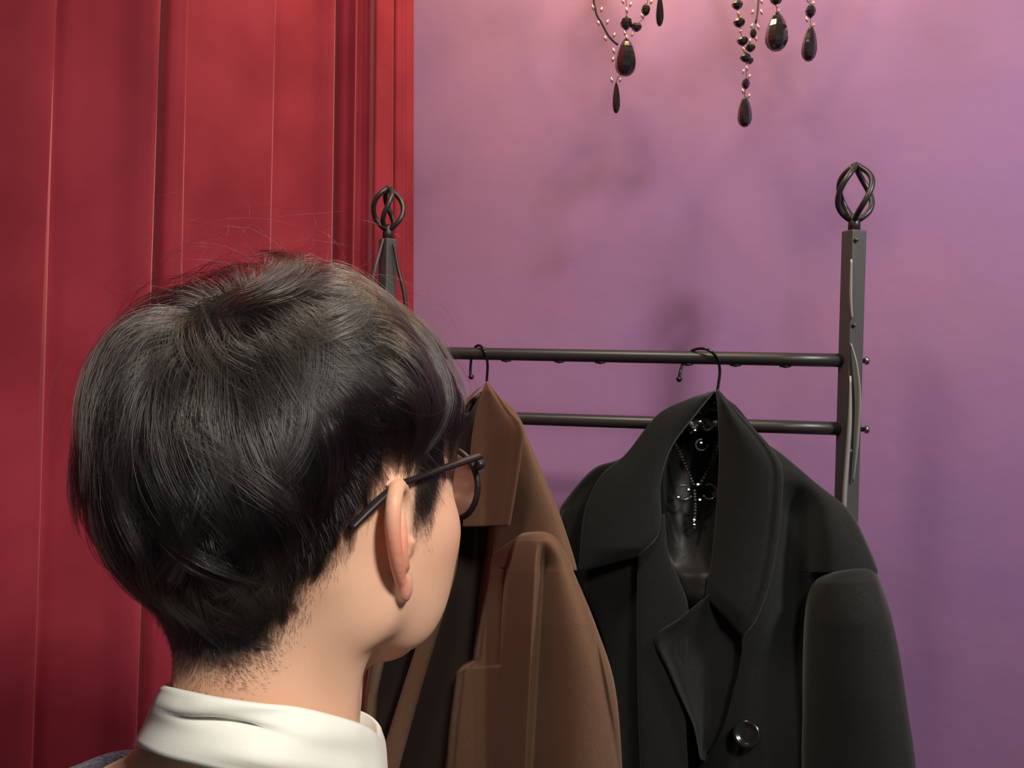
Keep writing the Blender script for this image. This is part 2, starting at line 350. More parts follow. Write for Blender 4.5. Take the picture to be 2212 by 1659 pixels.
mesh('lapel', *loftE(A, B, lambda px: Db(px)-.092, .004, .004, 90, 56, .3, lambda px, py, s, t, fr: -.003*G(s, .04, .035)+.002*G(s, .14, .04)+.045*s**1.3), M_black, black)
def button(px, py, d, r, parent, m):
    c = W(px, py, d); ax = (c-np.array((0, 0, CZ))); ax = -ax/np.linalg.norm(ax)+np.array((-.1, 0, .05))
    b = mesh('button', *lathe([(r*.6, -.002), (r, -.001), (r*1.02, .0015), (r*.95, .003), (r*.80, .0033), (r*.68, .0018), (r*.3, .0014), (.0001, .0014)], c, ax=ax, seg=32), m, parent)
    return b
button(1613, 1586, Db(1613)-.082, .0185, black, M_gloss)
button(1618, 1850, Db(1613)-.082, .0185, black, M_gloss)
# --- brown coat
Dn = lambda px: 1.430-.19*np.tanh(np.maximum(np.asarray(px, float)-1050, 0)/170.)-.03*np.tanh(np.minimum(np.asarray(px, float)-1050, 0)/170.)
brown = empty('hanging_coat', W(1050, 2180, 1.443), 'chestnut brown wool coat with chest pocket on the left hanger', 'coat')
def nfold(px, py, s, t, fr):
    xa = np.interp(py, [1120, 1200, 1300, 1400, 1500, 1600, 1700], [975, 930, 862, 815, 792, 784, 780]); xb = np.interp(py, [1120, 1200, 1300, 1425, 1450, 1560, 1700], [1070, 1064, 1052, 1040, 1006, 992, 980])
    m = sstep(1085, 1130, py); o = .078*sstep(xa, xa+26, px)*(1-sstep(xb-22, xb, px))*m
    o += 0*m
    o += .07*G(px, 1008-(py-900)*.15, 24)*sstep(850, 880, py)*(1-sstep(990, 1040, py))
    o += -.006*G(px, 1150, 30)*G(py, 1000, 100)
    o += .008*wobble(np.stack([px/60, py/420, 0*px], -1), 1, 14)*sstep(1300, 1500, py)
    return np.where(fr, o, 0)
A = [(1030, 850), (985, 895), (940, 960), (890, 1060), (850, 1140), (830, 1210), (818, 1270), (808, 1340), (800, 1410), (792, 1480), (784, 1570), (775, 1700), (755, 1920), (740, 2170)]
B = [(1072, 850), (1118, 895), (1146, 960), (1184, 1050), (1216, 1130), (1246, 1232), (1204, 1166), (1160, 1141), (1119, 1164), (1118, 1240), (1120, 1400), (1110, 1659), (1115, 1900), (1125, 2170)]
mesh('coat_body', *loftE(A, B, Dn, [.02, .045, .06, .07, .075], [.02, .05, .07], 260, 300, .5, nfold), M_brown, brown)
def nsl(px, py, s, t, fr):
    lean = (py-1180)*-.052
    x = px-(1166+lean); o = .048*sstep(-9, 14, x)*np.exp(-np.maximum(x, 0)/46.)*sstep(1160, 1230, py)*(1-.2*sstep(1450, 1659, py))
    o += .016*G(px, 1288+(py-1400)*.19, 8)*sstep(1300, 1400, py)
    o += .004*wobble(np.stack([px/70, py/300, 0*px], -1), 1, 20)
    return np.where(fr, o, 0)
A = [(1140, 1146), (1112, 1160), (1096, 1195), (1086, 1260), (1078, 1350), (1068, 1480), (1055, 1659), (1050, 1900), (1060, 2080)]
B = [(1168, 1142), (1200, 1160), (1222, 1195), (1250, 1260), (1287, 1350), (1328, 1480), (1344, 1659), (1350, 1900), (1330, 2080)]
mesh('sleeve', *loftE(A, B, lambda px: Dn(px)-.004, [.045, .075, .09, .095, .095, .095, .095], .055, 220, 300, .5, nsl), M_brown, brown)
A = [(1049, 824), (1034, 870), (1020, 940), (1010, 1040), (999, 1138)]
B = [(1053, 824), (1102, 884), (1131, 922), (1127, 980), (1115, 1060), (1102, 1136)]
def ncf(px, py, s, t, fr): return edge_ridge(.13)(px, py, s, t, fr)-.012*np.sin(math.pi*s)-.006*G(t, .35, .2)*s
mesh('collar', *loftE(A, B, lambda px: Dn(px)-.088, .006, .006, 90, 56, .35, ncf, (1, 0)), M_brown, brown)
A = [(1044, 830), (1000, 868), (962, 930), (944, 1010), (940, 1086)]
B = [(1047, 828), (1014, 866), (986, 915), (976, 1000), (986, 1086)]
mesh('collar', *loftE(A, B, lambda px: 1.40+0*px, .006, .006, 60, 40, .4, None, (1, 0)), M_brown, brown)
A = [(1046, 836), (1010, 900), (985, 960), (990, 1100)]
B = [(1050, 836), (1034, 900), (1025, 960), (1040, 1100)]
mesh('lining_or_shade', *loftE(A, B, lambda px: 1.425+0*px, .004, .004, 30, 30, .4), M_brownl, brown)
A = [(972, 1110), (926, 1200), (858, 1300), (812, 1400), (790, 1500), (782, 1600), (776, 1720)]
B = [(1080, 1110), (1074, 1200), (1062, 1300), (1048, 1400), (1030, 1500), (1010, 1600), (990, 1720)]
mesh('lining_or_shade', *loftE(A, B, lambda px: Dn(px)+.008, .004, .004, 40, 30, .4), M_brownl, brown)  # dark sheet: shade of the deep fold below the collar, put in as colour
A = [(978, 1150), (950, 1240), (918, 1340), (885, 1440), (850, 1550), (815, 1659), (790, 1740)]
B = [(996, 1150), (984, 1240), (954, 1340), (923, 1440), (892, 1550), (862, 1659), (842, 1740)]
mesh('front_edge', *loftE(A, B, lambda px: Dn(px)-.045, .010, .012, 60, 30, .6), M_brown, brown)
A = [(1003, 1441), (992, 1540), (980, 1659), (972, 1740)]
B = [(1088, 1436), (1078, 1540), (1066, 1659), (1058, 1740)]
mesh('chest_pocket', *loftE(A, B, lambda px: Dn(px)-.062, .004, .012, 40, 40, .25, None, (0, 1)), M_brown, brown)

# --- hangers
def hanger(pts, d, ball, sh, label):
    T = empty('coat_hanger', W(pts[0][0], pts[0][1], d), label, 'hanger', 'coat hangers on the rack')
    P = [W(x, y, d+o) for x, y, o in pts]
    mesh('hook', *tube(P, .0021, 10, 60), M_gloss, T)
    mesh('hook_tip', *lathe([(.0005, -.0045), (.0035, -.003), (.0047, 0), (.0035, .003), (.0005, .0045)], W(ball[0], ball[1], d+pts[-1][2]), seg=14), M_gloss, T)
    a, c, b = [np.array(q) for q in sh]
    mesh('shoulder_bar', *tube([a, (a+c)/2, c, (b+c)/2, b], [.008, .012, .014, .012, .008], 12, 40), M_gloss, T)
ndn = rail_depth(1050); ndb = rail_depth(1550)
hanger([(1050, 845, 0), (1052, 815, 0), (1053, 785, -.01), (1046, 757, -.013), (1034, 746, 0), (1022, 757, .013), (1017, 785, .014), (1016, 812, .012)], ndn, (1018, 814),
       [W(1160, 1120, 1.335), W(1050, 862, ndn), W(930, 1080, 1.56)], 'black metal hanger hooked over the rail above the brown coat collar')
hanger([(1546, 862, 0), (1551, 835, 0), (1555, 800, 0), (1548, 772, -.01), (1530, 756, -.013), (1510, 753, -.004), (1492, 760, .012), (1478, 780, .014), (1470, 800, .010), (1467, 816, .008)], ndb, (1467, 819),
       [W(1780, 1150, 1.285), W(1546, 875, ndb), W(1290, 1090, 1.478)], 'black metal hanger hooked over the rail above the black coat collar')

# --- beaded ornament inside the black coat
orn = empty('beaded_necklace', W(1500, 900, Db(1500)-.045), 'glinting black beaded necklace hanging inside the black coat collar', 'necklace')
def bead(c, r, m, parent, nm='bead', sq=.85, seg=8):
    return mesh(nm, *lathe([(r*.25, -r*sq), (r*.8, -r*sq*.55), (r, 0), (r*.8, r*sq*.55), (r*.25, r*sq)], c, seg=seg), m, parent, smooth=False)
dO = Db(1500)-.052
for k, path in enumerate(([(1455, 950), (1468, 975), (1482, 1010), (1498, 1046)], [(1556, 950), (1545, 985), (1530, 1015), (1512, 1046)], [(1500, 1060), (1502, 1090), (1500, 1140)],
                          [(1488, 912), (1500, 925), (1512, 910), (1525, 930), (1545, 921)])):
    Q = catmull(path, {0: 16, 1: 14, 2: 12, 3: 14}[k])
    for x, y in Q: bead(W(x, y, dO-.003), .0024 if k != 3 else .0028, M_glint if k != 0 else M_stone, orn)
for cx, cy, r, a0, a1 in ((1478, 1062, 18, .5, 5.2), (1532, 1064, 18, -2.0, 2.7), (1486, 925, 16, 2.5, 7.5), (1515, 960, 14, 0, 5)):
    P = [W(cx+r*math.cos(a)*(1-.25*i/20), cy+r*math.sin(a)*(1-.25*i/20), dO) for i, a in enumerate(np.linspace(a0, a1, 21))]
    mesh('scroll', *tube(P, .0018, 8), M_glint, orn)
for x, y, r in ((1507, 1047, .0042), (1487, 1058, .0036), (1511, 1080, .0038), (1542, 1067, .0034), (1465, 1074, .003), (1487, 913, .0036), (1512, 911, .004), (1542, 921, .0032), (1501, 930, .0036), (1514, 957, .004), (1499, 1123, .0036), (1499, 1133, .003)):
    bead(W(x, y, dO-.006), r*.9, M_stone, orn, 'faceted_stone', .9, 7)

# ------------------------------------------------------------------ chandelier: strands of black crystal, its arms and bulbs above
DC = 1.32
chan = empty('chandelier', W(1480, -260, DC), 'black crystal chandelier whose beaded strands and teardrops hang in front of the wall', 'chandelier')
def drop(px, y0, y1, wpx, parent, d=DC, seg=9, thin=.0, lean=0):
    top, bot = W(px+lean, y0, d), W(px-lean, y1, d); ax = top-bot; h = np.linalg.norm(ax); r = wpx/2/F*d
    prof = [(.0005, 0), (r*.42, h*.025), (r*.78, h*.11), (r*.96, h*.22), (r, h*.33), (r*.95, h*.47), (r*.83, h*.62), (r*.65, h*.77), (r*.45, h*.89), (r*.24, h*.97), (.0006, h)]
    return mesh('crystal_drop', *lathe(prof, bot, ax=ax, seg=seg), M_jet, parent, smooth=False)
def bd(px, y, wpx, parent, hh=.85, d=DC): 
    return bead(W(px, y, d), wpx/2/F*d, M_jet, parent, 'bead', hh, 9)
def links(pts, parent, d=DC, r=.0026):
    for i, (x, y) in enumerate(pts):
        c = W(x, y, d); s = .0034*(1 if i % 2 else 1.15); sl = (.35 if i % 2 else -.3)*s
        mesh('link', *tube([c+np.array((-sl, 0, -s)), c, c+np.array((sl, 0, s))], [.0010, .0024, .0010], 8, 7), M_rose, parent)
def strand(): return mesh('crystal_strand', *tube([W(*q, DC) for q in cur], .0005, 5, 20), M_iron, chan)
# 1 left: dark cord with rose links meeting the first big drop
cur = [(1262, -190), (1283, 5), (1300, 50), (1318, 82), (1335, 97)]; s = strand()
mesh('cord', *tube([W(*q, DC) for q in cur], .0016, 6, 24), M_iron, s)
links([(1281, 16), (1299, 21), (1293, 50), (1312, 48), (1308, 83), (1327, 76), (1326, 110), (1324, 128)], s)
cur = [(1352, -190), (1353, 60), (1353, 90)]; s = strand()
links([(1346, 3), (1362, 10), (1354, 22), (1358, -8), (1350, 72), (1366, 74), (1354, 81)], s)
bd(1353, 50, 27, s, 1.05); bd(1375, 58, 24, s); drop(1352, 83, 165, 46, s, lean=1)
cur = [(1340, 160), (1331, 180), (1330, 243)]; s = strand()
links([(1322, 173), (1340, 172)], s); drop(1331, 178, 245, 18, s, seg=6)
cur = [(1420, -190), (1396, 20), (1375, 50)]; s = strand(); bd(1395, 21, 20, s, 1.25); links([(1387, 34), (1407, 4)], s)
cur = [(1424, -190), (1425, 10)]; s = strand(); drop(1425, -12, 57, 18, s, seg=6)
# 2 centre-right long strand of round beads
cur = [(1588, -190), (1593, 10), (1597, 48), (1604, 88), (1611, 124), (1612, 150), (1611, 180), (1607, 215)]; s = strand()
for x, y, q in ((1586, -30, 25), (1593, 10, 25), (1597, 48, 26), (1604, 88, 25), (1610, 124, 24)): bd(x, y, q, s)
links([(1595, 29), (1600, 67), (1606, 106), (1606, 154), (1613, 147), (1619, 165), (1605, 197), (1618, 207)], s)
bd(1611, 181, 18, s, 1.3); drop(1609, 208, 275, 31, s)
cur = [(1650, -190), (1638, 10), (1632, 50), (1627, 80)]; s = strand()
mesh('cord', *tube([W(*q, DC) for q in cur[:3]], .0014, 6, 16), M_iron, s)
links([(1645, 3), (1626, 26), (1645, 26), (1624, 56), (1638, 58), (1620, 88), (1633, 83)], s)
bd(1627, 72, 15, s, 1.4); bd(1621, 103, 22, s); bd(1619, 131, 18, s)
cur = [(1676, -190), (1678, 30)]; s = strand(); bd(1677, -2, 28, s, .9); links([(1678, 12), (1682, 23)], s); drop(1678, 26, 111, 49, s, lean=1)
cur = [(1745, -190), (1750, 20), (1751, 60)]; s = strand(); bd(1751, 24, 23, s, 1.25); links([(1745, 0), (1757, 7), (1743, 42), (1758, 54)], s); drop(1749, 56, 133, 33, s, lean=3)
# arms, hub, sockets and bulbs
cc = W(1480, -260, DC)
hub = mesh('central_column', *lathe([(.012, 0), (.04, .02), (.03, .06), (.014, .1), (.02, .16), (.01, .22), (.008, 2.70-cc[2]-.02), (.05, 2.70-cc[2]-.015), (.05, 2.70-cc[2])], cc, seg=20), M_iron, chan)
for k in range(6):
    a = k*math.pi/3+.3; u = np.array((math.cos(a), math.sin(a)*.8, 0))
    P = [cc+u*.02+(0, 0, .05), cc+u*.09+(0, 0, -.03), cc+u*.16+(0, 0, -.01), cc+u*.20+(0, 0, .05)]
    am = mesh('arm', *tube(P, .005, 8, 24), M_iron, chan)
    mesh('candle_cup', *lathe([(.006, 0), (.024, .006), (.026, .01), (.009, .012), (.009, .06)], P[-1], seg=16), M_iron, am)
    b = mesh('bulb', *lathe([(.006, .06), (.012, .07), (.015, .085), (.011, .105), (.004, .125), (.001, .13)], P[-1], seg=16), M_bulb, am)
    for q in range(9):
        f = q/9.; Pm = catmull(P, 10)[min(9, q+1)]
        if q % 3 == 1: bead(Pm+np.array((0, 0, -.02)), .007, M_jet, am)
    point('chandelier_bulb_light', P[-1]+np.array((0, 0, .15)), 2.5, (1.0, .80, .34), .012)

# ------------------------------------------------------------------ the person, modelled as a signed distance field in head coordinates (x right, y forward, z up)
PSI = R(38); O = np.array((-.1245, .56, CZ-.094))
HR = np.array(((math.cos(PSI), -math.sin(PSI), 0), (math.sin(PSI), math.cos(PSI), 0), (0, 0, 1)))   # rows: right, forward, up
def H2W(P): return O+np.asarray(P, float)@HR
class Field:
    def __init__(s, lo, hi, h):
        s.lo = np.array(lo, float); s.h = h; s.n = np.ceil((np.array(hi)-s.lo)/h).astype(int)+1
        s.ax = [s.lo[i]+h*np.arange(s.n[i]) for i in range(3)]; s.a = np.full(s.n, .5, np.float32)
    def win(s, lo, hi):
        sl = [slice(max(0, int((lo[i]-s.lo[i])/s.h)-1), min(s.n[i], int((hi[i]-s.lo[i])/s.h)+3)) for i in range(3)]
        g = [s.ax[i][sl[i]].astype(np.float32) for i in range(3)]
        return tuple(sl), (g[0][:, None, None], g[1][None, :, None], g[2][None, None, :])
    def put(s, sl, d, k, sub):
        a = s.a[sl]
        if sub:
            t = np.clip(.5-.5*(a+d)/k, 0, 1); s.a[sl] = a*(1-t)-d*t+k*t*(1-t)
        elif k <= 0: s.a[sl] = np.minimum(a, d)
        else:
            t = np.clip(.5+.5*(a-d)/k, 0, 1); s.a[sl] = a*(1-t)+d*t-k*t*(1-t)
    def ell(s, c, r, k=.01, sub=False, M=None):
        c = np.array(c, float); r = np.array(r, float); m = r.max()+k*2+4*s.h
        sl, (x, y, z) = s.win(c-m, c+m); x, y, z = x-c[0], y-c[1], z-c[2]
        if M is not None:
            M = np.array(M, float); x, y, z = [M[i][0]*x+M[i][1]*y+M[i][2]*z for i in range(3)]
        k0 = np.sqrt((x/r[0])**2+(y/r[1])**2+(z/r[2])**2); k1 = np.sqrt((x/r[0]**2)**2+(y/r[1]**2)**2+(z/r[2]**2)**2)
        s.put(sl, (k0*(k0-1)/(k1+1e-9)).astype(np.float32), k, sub); return s
    def cap(s, a, b, ra, rb=None, k=.01, sub=False):
        a, b = np.array(a, float), np.array(b, float); rb = ra if rb is None else rb; m = max(ra, rb)+k*2+4*s.h
        sl, (x, y, z) = s.win(np.minimum(a, b)-m, np.maximum(a, b)+m); ab = b-a; L = ab.dot(ab)+1e-12
        t = np.clip(((x-a[0])*ab[0]+(y-a[1])*ab[1]+(z-a[2])*ab[2])/L, 0, 1)
        d = np.sqrt((x-a[0]-t*ab[0])**2+(y-a[1]-t*ab[1])**2+(z-a[2]-t*ab[2])**2)-(ra+(rb-ra)*t)
        s.put(sl, d.astype(np.float32), k, sub); return s
    def line(s, pts, r, k=.004, n=16, sub=False):
        P = catmull(pts, n); r = np.interp(np.linspace(0, 1, n), np.linspace(0, 1, len(np.atleast_1d(r))), np.atleast_1d(r))
        for i in range(n-1): s.cap(P[i], P[i+1], r[i], r[i+1], k if i == 0 else min(k, .002), sub)
        return s
    def mesh(s):
        g = vdb.FloatGrid(.02); a = np.ascontiguousarray(np.clip(s.a, -4*s.h, 4*s.h)); g.background = float(4*s.h)
        g.copyFromArray(a.astype(np.float64)); p, q = g.convertToQuads(0.0) if hasattr(g, 'convertToQuads') else g.convertToPolygons(0.0)[:3:2]
        return s.lo+np.asarray(p, float)*s.h, np.asarray(q, int)
    def sample(s, P):
        q = (P-s.lo)/s.h; i = np.clip(np.floor(q).astype(int), 0, s.n-2); f = np.clip(q-i, 0, 1); o = 0
        for dx in (0, 1):
            for dy in (0, 1):
                for dz in (0, 1):
                    o = o+s.a[i[:, 0]+dx, i[:, 1]+dy, i[:, 2]+dz]*(f[:, 0] if dx else 1-f[:, 0])*(f[:, 1] if dy else 1-f[:, 1])*(f[:, 2] if dz else 1-f[:, 2])
        return o
    def grad(s, P, e=.003):
        g = np.stack([s.sample(P+np.eye(3)[i]*e)-s.sample(P-np.eye(3)[i]*e) for i in range(3)], -1)
        return g/(np.linalg.norm(g, axis=1)[:, None]+1e-9)

hd = Field((-.105, -.13, -.235), (.105, .125, .145), .0016)
hd.ell((0, -.012, .040), (.0765, .0945, .086), .02)
hd.ell((0, -.040, .008), (.064, .054, .060), .03)                      # occiput
hd.ell((0, .038, .012), (.064, .058, .080), .03)                       # forehead and mid face
hd.ell((0, .034, -.043), (.049, .046, .054), .022)                      # lower face
hd.ell((0, .058, -.084), (.020, .020, .016), .022)                     # chin
for sx in (-1, 1):
    hd.ell((sx*.050, .052, -.012), (.017, .022, .018), .02)            # cheekbone
    hd.cap((sx*.056, .004, -.050), (sx*.026, .052, -.081), .011, .012, .02)   # jaw line
    hd.ell((sx*.060, .000, -.030), (.012, .020, .034), .02); hd.ell((sx*.049, .044, -.040), (.017, .030, .040), .02)
    hd.cap((sx*.010, .086, .030), (sx*.040, .078, .030), .007, .006, .012)     # brow
    hd.ell((sx*.030, .090, .014), (.015, .009, .010), .008, True)      # eye socket
    hd.ell((sx*.029, .0705, .013), (.0138, .0138, .0132), .004)
    hd.cap((sx*.021, .0865, .0125), (sx*.037, .0845, .0128), .0030, k=.002, sub=True)       # opening between the eyelids
hd.cap((0, .086, .022), (0, .108, -.018), .006, .010, .010)            # nose
for sx in (-1, 1): hd.ell((sx*.011, .100, -.021), (.007, .010, .007), .006)
hd.ell((0, .0855, -.045), (.021, .0075, .005), .007); hd.ell((0, .0845, -.055), (.018, .0075, .006), .007)
hd.cap((-.020, .0915, -.0500), (.020, .0915, -.0500), .0012, k=.003, sub=True)
hd.cap((0, -.030, -.020), (0, -.032, -.24), .047, .051, .035)         # neck
for sx in (-1, 1): hd.cap((sx*.048, -.018, -.030), (sx*.020, .012, -.235), .010, .011, .02)   # neck muscle
hd.cap((0, .008, -.120), (0, .000, -.230), .028, .032, .02)
bare = Field.__new__(Field); bare.__dict__.update(hd.__dict__); bare.a = hd.a.copy()
def ear(sx):
    u = np.array((0, -.13, 1.)); u /= np.linalg.norm(u)
    w_ = np.array((sx*.60, -.80, 0)); w_ /= np.linalg.norm(w_)
    nn = np.cross(u, w_)*sx; nn = nn*np.sign(nn[0]*sx)
    a0 = np.array((sx*.0690, .016, -.009))
    E_ = lambda a, b, c=0: a0+w_*a*.001+u*b*.001+nn*c*.001
    M = [w_, u, nn]
    hd.ell(E_(15, 3, -1), (.0150, .0265, .0022), .003, M=M)
    hd.ell(E_(8, 0, -6), (.0095, .0150, .0095), .005, M=M)                    # back of the concha
    hd.ell(E_(11, -2, 5), (.0080, .0110, .0060), .003, True, M=M)              # bowl
    hd.line([E_(6, 2, 1), E_(3, 12, 2), E_(4, 23, 2), E_(10, 31, 2), E_(19, 32, 1), E_(27, 26, 0), E_(31, 15, -1), E_(31, 3, -1), E_(28, -8, -1), E_(22, -18, -1), E_(15, -26, 0)], [.0024, .003, .0036, .0040, .0042, .0042, .0038, .0034, .0030, .0030], .0035, 30)
    hd.ell(E_(11, -26, 0), (.0085, .0085, .0042), .005, M=M)                   # lobe
    hd.line([E_(12, -14, 2), E_(20, -12, 2), E_(23, -2, 2), E_(21, 9, 2), E_(16, 20, 1)], [.002, .0028, .0028, .0024], .003, 14)
    hd.cap(E_(1, -6, 1), E_(4, -2, 4), .004, .003, .004)
ear(1); ear(-1)
# shoulders, arms, hands and legs at a coarser step, hidden in the clothes
BO = np.array((0, -.030, 0))
Vh, Qh = hd.mesh()
sh = Field((-.33, -.24, -1.50), (.33, .22, -.19), .006)
sh.cap((0, -.034, -.19), (0, -.05, -.27), .056, .06, .03)
sh.cap((-.13, -.055, -.265), (.13, -.055, -.265), .028, k=.02); sh.ell((0, -.05, -.41), (.125, .075, .17), .03); sh.ell((0, -.04, -.66), (.115, .075, .16), .03)
HB = []
for sx in (-1, 1):
    S0 = np.array((sx*.172, -.058, -.272)); E0 = np.array((sx*.236, -.07, -.51)); Wr = np.array((sx*.245, .02, -.74))
    sh.cap(S0, E0, .036, .032, .02); sh.cap(E0, Wr, .036, .023, .01)
    sh.cap((sx*.080, -.04, -.72), (sx*.085, -.03, -1.10), .078, .052, .03); sh.cap((sx*.085, -.03, -1.10), (sx*.085, -.045, -1.44), .050, .034, .01)
Vb, Qb = sh.mesh()
parts_ = [(Vh, Qh.tolist()), (Vb, Qb.tolist())]
for sx in (-1, 1):
    hf = Field((sx*.245-.07, -.03, -.97), (sx*.245+.07, .13, -.70), .0022)
    Wr = np.array((sx*.245, .02, -.74)); dn = np.array((0, .20, -1)); dn /= np.linalg.norm(dn); fw = np.array((0, 1, .2)); fw /= np.linalg.norm(fw); out = np.array((sx, 0, 0))
    hf.cap(Wr+(0, 0, .03), Wr+dn*.02, .024, .022, .01)
    hf.ell(Wr+dn*.06, (.014, .040, .050), .012)
    for q, (off, ln, rr) in enumerate(((.030, .070, .0085), (.010, .080, .0088), (-.010, .074, .0085), (-.028, .058, .0075))):
        b0 = Wr+dn*.085+fw*off; b1 = b0+dn*ln*.42-out*.004; b2 = b1+dn*ln*.3-out*.012; b3 = b2+dn*ln*.22-out*.014
        hf.cap(b0, b1, rr*1.05, rr, .004); hf.cap(b1, b2, rr, rr*.92, .001); hf.cap(b2, b3, rr*.92, rr*.8, .001)
    t0 = Wr+dn*.030+fw*.026; t1 = t0+dn*.035+fw*.022-out*.008; t2 = t1+dn*.030+fw*.004-out*.008
    hf.cap(t0, t1, .013, .010, .008); hf.cap(t1, t2, .010, .008, .001)
    v, q = hf.mesh(); parts_.append((v, q.tolist()))
# how hair covers the scalp: lower limit of the hair as a function of the angle from the back (0) to the face (pi)
def hair_az(P): return np.abs(np.arctan2(P[..., 0], -(P[..., 1]+.012)))
AZ = np.radians([0, 25, 45, 60, 72, 82, 100, 111, 115, 124, 131, 142, 160, 180])
ZL = np.array([-.078, -.077, -.060, -.030, -.006, .026, .034, .030, -.014, -.012, .040, .064, .078, .080])
def zlow(P): return np.interp(hair_az(P), AZ, ZL)
V, Fc = join(parts_)
def facing(V, Fc, fld, nv):
    f = np.array(Fc[0]); a, b, c = V[f[0]], V[f[1]], V[f[2]]
    n = np.cross(b-a, c-a); g = fld.grad(V[f[:1]])[0]; return n.dot(g) > 0
if not facing(Vh, Qh.tolist(), hd, 0): Fc = [tuple(f)[::-1] for f in Fc]
head_fade = V[:, 2] > -.24
def scalp_mask(P):
    m = sstep(-.008, .026, P[..., 2]-zlow(P)+.004*wobble(P*60, 1, 7)); return m
sm = np.where((V[:, 2] > -.2) & (np.abs(V[:, 2]) < .3), scalp_mask(V), 0)
earv = hd.sample(np.clip(V, hd.lo, hd.lo+hd.h*(hd.n-1)))*0+np.where(V[:, 2] > -.23, bare.sample(np.clip(V, hd.lo, hd.lo+hd.h*(hd.n-1))), 0)
red = sstep(.002, .010, earv)*(V[:, 2] > -.06)*(V[:, 2] < .05)*(np.abs(V[:, 0]) > .06)
sm = sm*(1-sstep(.0005, .003, earv)*(np.abs(V[:, 0]) > .06))
cheek = .35*np.exp(-(((np.abs(V[:, 0])-.05)/.025)**2+((V[:, 1]-.055)/.03)**2+((V[:, 2]+.015)/.03)**2))

def skin_material():
    m = mat('skin', (.66, .37, .235), .48, sss=.25, bump=(900, .10, .0006), spec=.35); nt = m.node_tree; b = nt.nodes['Principled BSDF']
    at = nt.nodes.new('ShaderNodeAttribute'); at.attribute_name = 'tone'; sp = nt.nodes.new('ShaderNodeSeparateColor'); nt.links.new(at.outputs['Color'], sp.inputs[0])
    tc = nt.nodes.new('ShaderNodeTexCoord'); n = nt.nodes.new('ShaderNodeTexNoise'); n.inputs['Scale'].default_value = 35; nt.links.new(tc.outputs['Object'], n.inputs[0])
    x0 = nt.nodes.new('ShaderNodeMix'); x0.data_type = 'RGBA'; x0.inputs[6].default_value = (.80, .50, .345, 1); x0.inputs[7].default_value = (.74, .42, .275, 1); nt.links.new(n.outputs[0], x0.inputs[0])
    x1 = nt.nodes.new('ShaderNodeMix'); x1.data_type = 'RGBA'; x1.inputs[7].default_value = (.70, .20, .13, 1); nt.links.new(x0.outputs[2], x1.inputs[6]); nt.links.new(sp.outputs[1], x1.inputs[0])
    x2 = nt.nodes.new('ShaderNodeMix'); x2.data_type = 'RGBA'; x2.inputs[7].default_value = (.050, .034, .027, 1); nt.links.new(x1.outputs[2], x2.inputs[6]); nt.links.new(sp.outputs[0], x2.inputs[0])
    nt.links.new(x2.outputs[2], b.inputs['Base Color']); return m
M_skin = skin_material()
person = empty('person', (*H2W((0, -.04, 0))[:2], 0), 'person seen from behind with short black hair and a white collar', 'person')
body = mesh('body', H2W(V), Fc, M_skin, person)
ca = body.data.color_attributes.new('tone', 'FLOAT_COLOR', 'POINT'); colr = np.zeros((len(V), 4), np.float32)
colr[:, 0] = np.clip(sm, 0, 1)*.93; colr[:, 1] = np.clip(red*.62*(1-.65*sstep(-.008, .018, V[:, 2]))+cheek, 0, 1); colr[:, 3] = 1
ca.data.foreach_set('color', colr.ravel())
smo = body.modifiers.new('smooth', 'SMOOTH'); smo.factor = .5; smo.iterations = 4
for sx in (-1, 1):
    e = mesh('eye', *lathe([(.0117*math.sin(a), -.0117*math.cos(a)) for a in np.linspace(.05, math.pi-.05, 16)], H2W((sx*.029, .0705, .013)), ax=HR[1], seg=24), mat('eye_white', (.75, .72, .68), .2), person)
    mesh('iris', *lathe([(.0001, .0119), (.0055, .0112), (.0058, .0105)], H2W((sx*.029, .0705, .013)), ax=HR[1], seg=20), mat('dark_iris', (.02, .012, .008), .1), e)

# ------------------------------------------------------------------ hair
def thick(P):                              # how far the outside of the haircut stands off the scalp at P
    z = P[:, 2]; az = hair_az(P); d = z-zlow(P); sd = P[:, 0]/.08
    back = .0015+.0210*sstep(.015, .080, d)
    side = .0014+.025*sstep(.028, .072, z)
    k = sstep(R(50), R(85), az); side = side*(1-.42*sstep(R(95), R(128), az)); T = back*(1-k)+side*k
    T = T+.009*sstep(.07, .12, z)+.009*sstep(.04, .09, z)*sstep(.02, -.045, P[:, 0])*(1-sstep(R(90), R(130), az))+.003*wobble(P*38, 1, 21, 4)*sstep(.015, .03, T)*sstep(.03, .06, z)+.002*sstep(-.2, -1, sd)*sstep(-.02, .04, z)*(az < R(120))
    return T
WH = np.array((.002, -.055, .118))                                     # whorl
def flow(P, Nn):
    z = P[:, 2]; d = P-WH; d = d-Nn*(d*Nn).sum(1)[:, None]; L = np.linalg.norm(d, axis=1)[:, None]; rad = d/(L+1e-6)
    sw = np.cross(Nn, rad)*np.exp(-L/.045)*.9
    v = rad+sw
    down = np.array((0, 0, -1.))-Nn*(-Nn[:, 2:3]); k = (sstep(.06, -.03, z)*.9)[:, None]
    v = v*(1-k)+down*k
    side = sstep(-.03, -.075, z)[:, None]*np.sign(P[:, :1]+.0); tang = np.cross(Nn, np.array((0, 0, 1.)))   # nape hair sweeps sideways
    s2 = (P[:, 0] > .012)[:, None]*sstep(-.045, -.075, z)[:, None]
    fwdt = np.array((.9, .5, 0.)); fwdt = fwdt-Nn*(Nn@fwdt)[:, None]; v = v*(1-.75*s2)+fwdt*.75*s2
    return v/(np.linalg.norm(v, axis=1)[:, None]+1e-9)
hv = Vh[(bare.sample(Vh) < .0012)]
